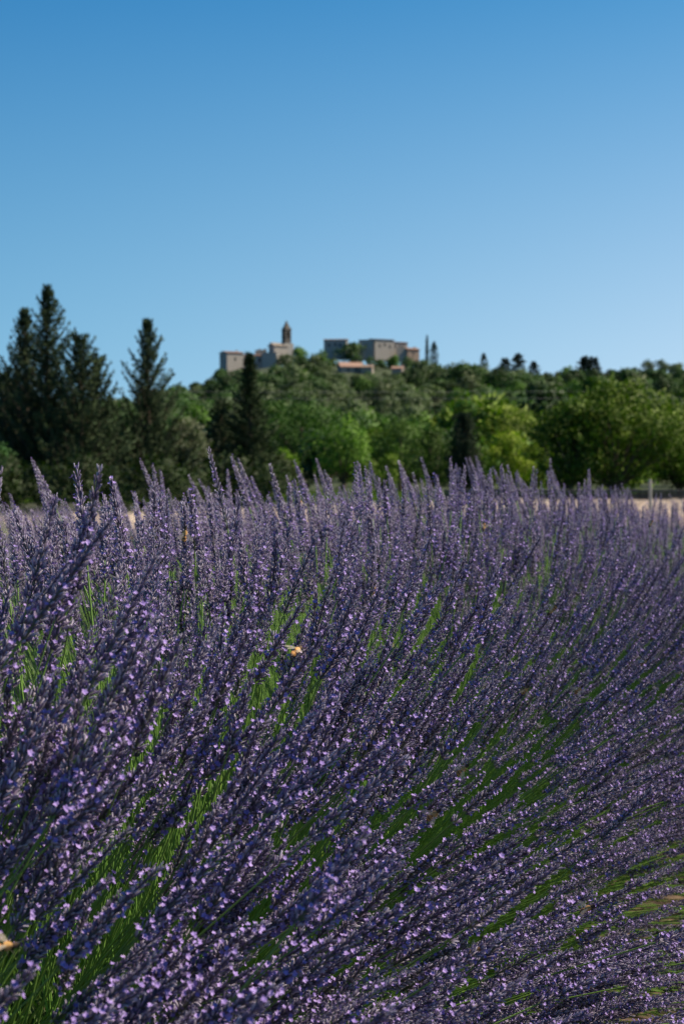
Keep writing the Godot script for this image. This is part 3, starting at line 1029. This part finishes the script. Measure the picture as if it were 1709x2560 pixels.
# ---------------------------------------------------------------- bees
var bee_parts := []

func bee_meshes() -> void:
	var b := Build.new()
	var zs := [-0.0068, -0.0062, -0.0048, -0.0037, -0.0031, -0.0022, -0.0008, 0.0006, 0.0013, 0.0019, 0.0028, 0.0038, 0.0048, 0.0058, 0.0068, 0.0076]
	var rs := [0.0004, 0.0013, 0.0017, 0.0012, 0.0009, 0.002, 0.0025, 0.002, 0.0009, 0.0012, 0.002, 0.0024, 0.0024, 0.002, 0.0012, 0.0003]
	var dk := Color(0.035, 0.025, 0.02)
	var tan := Color(0.55, 0.27, 0.08)
	var fuzz := Color(0.6, 0.34, 0.12)
	var cs := [dk, dk, Color(0.1, 0.06, 0.03), dk, fuzz, fuzz, fuzz, fuzz, dk, tan, tan, dk * 1.8, tan, tan * 0.7, dk * 1.5, dk]
	var pts := []
	for k in zs.size():
		pts.append(Vector3(0, -0.0006 * absf(zs[k]) / 0.007 * (1.0 if zs[k] > 0 else 0.4), zs[k]))
	b.tube(pts, rs, cs, 9)
	var legs := []
	for s in [-1, 1]:
		for k in 3:
			var l := Build.new()
			var z := -0.002 + k * 0.0012
			l.tube([Vector3(s * 0.0012, -0.001, z), Vector3(s * 0.0032, -0.0014, z + (k - 1) * 0.0014), Vector3(s * 0.0036, -0.0038, z + (k - 1) * 0.0026)], [0.0003, 0.00028, 0.00015], [dk, dk, dk], 4)
			legs.append(l.done(mats.fuzz))
	var wings := []
	for s in [-1, 1]:
		for k in 2:
			var w := Build.new()
			var out := Vector3(s * (0.75 - k * 0.1), 0.25, 0.75 + k * 0.35).normalized()
			var ll := 0.0092 if k == 0 else 0.0065
			var root := Vector3(s * 0.0012, 0.0018, -0.001 + k * 0.0012)
			var side := out.cross(Vector3.UP).normalized()
			var first := w.vert(root, Vector3.UP, Color(0.75, 0.65, 0.5))
			for j in 9:
				var f := j / 8.0
				var ang := f * PI
				w.vert(root + out * ll * (0.5 - 0.5 * cos(ang * 0.9 + 0.3)) + side * sin(ang) * ll * (0.17 if j % 2 == 0 else 0.18), Vector3.UP, Color(0.75, 0.65, 0.5))
			for j in 9:
				var f := j / 8.0
				w.vert(root + out * ll * (0.5 - 0.5 * cos(f * PI)) - side * sin(f * PI) * ll * 0.13, Vector3.UP, Color(0.75, 0.65, 0.5))
			for j in 8:
				w.tri(first + 1 + j, first + 10 + j, first + 2 + j); w.tri(first + 2 + j, first + 10 + j, first + 11 + j)
			wings.append(w.done(mats.wing))
	var an := []
	for s in [-1, 1]:
		var a := Build.new()
		a.tube([Vector3(s * 0.0005, 0.0005, -0.0066), Vector3(s * 0.0012, 0.0013, -0.0082), Vector3(s * 0.002, 0.0006, -0.0095)], [0.00022, 0.0002, 0.00018], [dk, dk, dk], 4)
		an.append(a.done(mats.fuzz))
	bee_parts = [b.done(mats.fuzz), legs, wings, an]


func bees() -> void:
	bee_meshes()
	var proto: Node3D = null
	var list := [
		[273, 1482, 0, "sharp honeybee with spread wings among the green stems on the left"], [680, 1493, 1, "large pale blurred honeybee hovering in front of the spikes, mid picture"],
		[495, 1432, 0, "honeybee on a spike left of the hovering blurred bee"], [403, 1217, 0, "honeybee high up near the top of the spikes before the lone conifer"],
		[8, 2178, 2, "big orange blurred honeybee cut by the left edge near the bottom"], [1205, 1577, 0, "honeybee right of the middle, the left one of a level pair"],
		[1322, 1578, 0, "honeybee right of the middle, the right one of a level pair"], [1450, 1520, 0, "pale honeybee near the right edge, above the level pair"],
		[1130, 1562, 0, "honeybee half hidden just left of the level pair"], [1095, 1780, 0, "dark honeybee on a spike below the level pair"],
		[935, 2052, 0, "dark honeybee low in the middle on grey spikes"], [845, 2228, 0, "lowest dark honeybee, near the bottom middle"],
		[1373, 2133, 0, "honeybee clinging to a thin spike at lower right"], [1000, 1912, 0, "small brown honeybee above the bottom middle"],
		[1260, 1385, 0, "honeybee on blurred spikes towards the upper right"], [868, 1340, 0, "honeybee on upright spikes just above the middle"],
		[1108, 1210, 0, "tiny orange honeybee on the far spikes below the wheat"], [1480, 1203, 0, "pale honeybee on far blurred spikes at the upper right edge"],
		[290, 1262, 0, "dark honeybee on tall spikes at upper left"], [688, 1168, 0, "small honeybee on topmost spikes under the bright dome tree"],
	]
	var eye := Vector3(0, EYE, 0)
	for e in list:
		var ray := Vector3((e[0] - 784.0) / 3260.0, (1091.0 - e[1]) / 3260.0, -1)
		var at := Vector3.ZERO
		var up := Vector3.UP
		if e[2] == 0:
			# it sits on the nearest spike that grows about there
			var best := 1e9
			for s in stalk_list:
				var p: Vector3 = s[0] + s[1] * 0.045 * s[2]
				var q := p - eye
				var depth := -q.z
				if depth < 0.9:
					continue
				var off := (q - ray * depth).length() / depth
				var score := depth * 0.35 + maxf(0.0, off - 0.004) * 160.0
				if score < best:
					best = score
					at = p
					up = s[1]
			var out := ((eye - at).normalized() * 0.8 + Vector3(0.6, 0.5, 0) + ball() * 0.3)
			out = (out - up * out.dot(up)).normalized()
			at += out * 0.0105
			place_bee(e[3], at, up * (1.0 if rng.randf() < 0.7 else -1.0), out)
		else:
			var depth := 0.9 if e[2] == 1 else 0.6
			at = eye + ray * depth
			place_bee(e[3], at, Vector3(0.5, 0.35, -0.75).normalized() if e[2] == 1 else Vector3(1, 0.1, -0.1).normalized(), Vector3(0.1, 0.9, 0.4).normalized())


func place_bee(label: String, at: Vector3, head: Vector3, back: Vector3) -> void:
	var o := thing("honeybee", label, "bee", at, 0.0, "honeybees in the lavender")
	var z := -head.normalized()
	var x := back.cross(z).normalized()
	o.basis = Basis(x, z.cross(x).normalized(), z).scaled_local(Vector3.ONE * 0.86)
	obj("body", bee_parts[0], o)
	for l in bee_parts[1]:
		obj("leg", l, o)
	for w in bee_parts[2]:
		obj("wing", w, o)
	for a in bee_parts[3]:
		obj("antenna", a, o)


func sky_picture() -> ImageTexture:
	var w := 512
	var h := 256
	var im := Image.create(w, h, false, Image.FORMAT_RGBF)
	var low := cos(deg_to_rad(SUN_EL))
	var sun := Vector3(sin(deg_to_rad(SUN_AZ)) * low, sin(deg_to_rad(SUN_EL)), -cos(deg_to_rad(SUN_AZ)) * low)
	for j in h:
		var e := 90.0 - (j + 0.5) / h * 180.0
		for k in w:
			var az := (k + 0.5) / w * TAU
			var q := maxf(e, 0.0)
			var flat := cos(deg_to_rad(q))
			var c := Vector3(sin(az) * flat, 0, -cos(az) * flat).dot(sun) + cos(deg_to_rad(SUN_AZ)) * -low
			c = maxf(c, -0.6)
			if e > 19.0:
				c += (sin(deg_to_rad(q)) - sin(deg_to_rad(19.0))) * sun.y
			var r := 0.003 + 0.46 * pow(maxf(0.0, 1.0 - q / 27.0), 1.75)
			var g := 0.08 + 0.645 * pow(maxf(0.0, 1.0 - q / 38.0), 1.7)
			var b := 0.225 + 0.68 * pow(maxf(0.0, 1.0 - q / 44.6), 1.1)
			if e < 0.0:
				im.set_pixel(k, j, Color(0.2, 0.22, 0.16) / EXPOSURE)
			else:
				im.set_pixel(k, j, Color(r * exp(2.1 * c), g * exp(0.95 * c), b * exp(0.6 * c)) * (0.97 / EXPOSURE))
	return ImageTexture.create_from_image(im)


func _ready() -> void:
	rng.seed = 20240611
	# ------------------------------------------------ camera
	var cam := Camera3D.new()
	cam.name = "camera"
	add_child(cam)
	cam.position = Vector3(0, EYE, 0)
	cam.rotation.x = -atan((1174.5 - 1091.0) / 3260.0)
	var at := CameraAttributesPhysical.new()
	at.frustum_focal_length = 33.33
	at.frustum_focus_distance = 1.08
	at.frustum_near = 0.02
	at.frustum_far = 3000.0
	at.exposure_aperture = 11.5
	cam.attributes = at
	cam.near = 0.02
	cam.far = 3000.0
	# ------------------------------------------------ sky, air, exposure
	var env := Environment.new()
	env.background_mode = Environment.BG_SKY
	var sky := Sky.new()
	var sm := PanoramaSkyMaterial.new()
	sm.panorama = sky_picture()
	sky.sky_material = sm
	env.sky = sky
	env.tonemap_mode = Environment.TONE_MAPPER_LINEAR
	env.tonemap_exposure = EXPOSURE
	env.sdfgi_enabled = true
	env.ssao_enabled = true
	env.ssil_enabled = true
	var we := WorldEnvironment.new()
	we.name = "world_environment"
	we.environment = env
	add_child(we)
	var sun := DirectionalLight3D.new()
	sun.name = "sun"
	sun.light_energy = 1.6
	sun.light_color = Color(1.0, 0.94, 0.84)
	sun.light_angular_distance = 0.5
	sun.shadow_enabled = true
	sun.rotation = Vector3(deg_to_rad(-SUN_EL), deg_to_rad(-SUN_AZ + 180.0), 0)
	add_child(sun)
	# ------------------------------------------------ materials
	mat("calyx", 0.8, Color.BLACK, 0.22)
	mat("petal", 0.6, Color(0.4, 0.36, 0.5), 0.3)
	mat("stem", 0.36, Color(0.3, 0.45, 0.1), 0.5)
	mat("leafy", 0.55, Color(0.4, 0.55, 0.15), 0.4)
	mat("leaves", 0.6, Color(0.55, 0.7, 0.2), 0.3)
	mat("needles", 0.7, Color(0.15, 0.2, 0.08), 0.25)
	mat("wheat", 0.6, Color(0.4, 0.35, 0.25), 0.3)
	mat("bark", 0.9)
	grain(mat("stone", 0.9), 0.03, 0.68, 0.35, 5, 3.0)
	grain(mat("tiles", 0.85), 0.05, 0.6, 0.5, 4, 2.0)
	grain(mat("wood", 0.8), 0.05, 0.6, 4.0, 4, 2.0)
	grain(mat("soil", 0.95), 0.02, 0.45, 1.3, 5, 6.0)
	grain(mat("turf", 0.95), 0.02, 0.45, 0.2, 5, 2.0)
	mat("fuzz", 0.8)
	mat("plain", 0.6)
	var wing := mat("wing", 0.25)
	wing.transparency = BaseMaterial3D.TRANSPARENCY_ALPHA
	wing.albedo_color = Color(1, 1, 1, 0.32)
	wing.cull_mode = BaseMaterial3D.CULL_DISABLED
	for k in ["petal", "leafy", "leaves", "needles", "wheat"]:
		mats[k].cull_mode = BaseMaterial3D.CULL_DISABLED
	# ------------------------------------------------ the land: ridge heights from x -400 to 400
	ridge = Curve.new()
	ridge.max_value = 1.0
	for p in [[-400, 12], [-200, 17], [-140, 15], [-100, 21.5], [-72, 31], [-52, 42.5], [-35, 48], [-10, 49], [15, 49], [32, 47.5], [45, 46], [70, 44], [100, 42], [150, 42.5], [220, 40], [400, 30]]:
		ridge.add_point(Vector2((p[0] + 400.0) / 800.0, p[1] / 60.0), 0, 0, Curve.TANGENT_LINEAR, Curve.TANGENT_LINEAR)
	ridge.bake_resolution = 400
	land_sheets()
	village()
	near_trees()
	slope_trees()
	low_wall()
	wheat()
	lavender()
	bees()
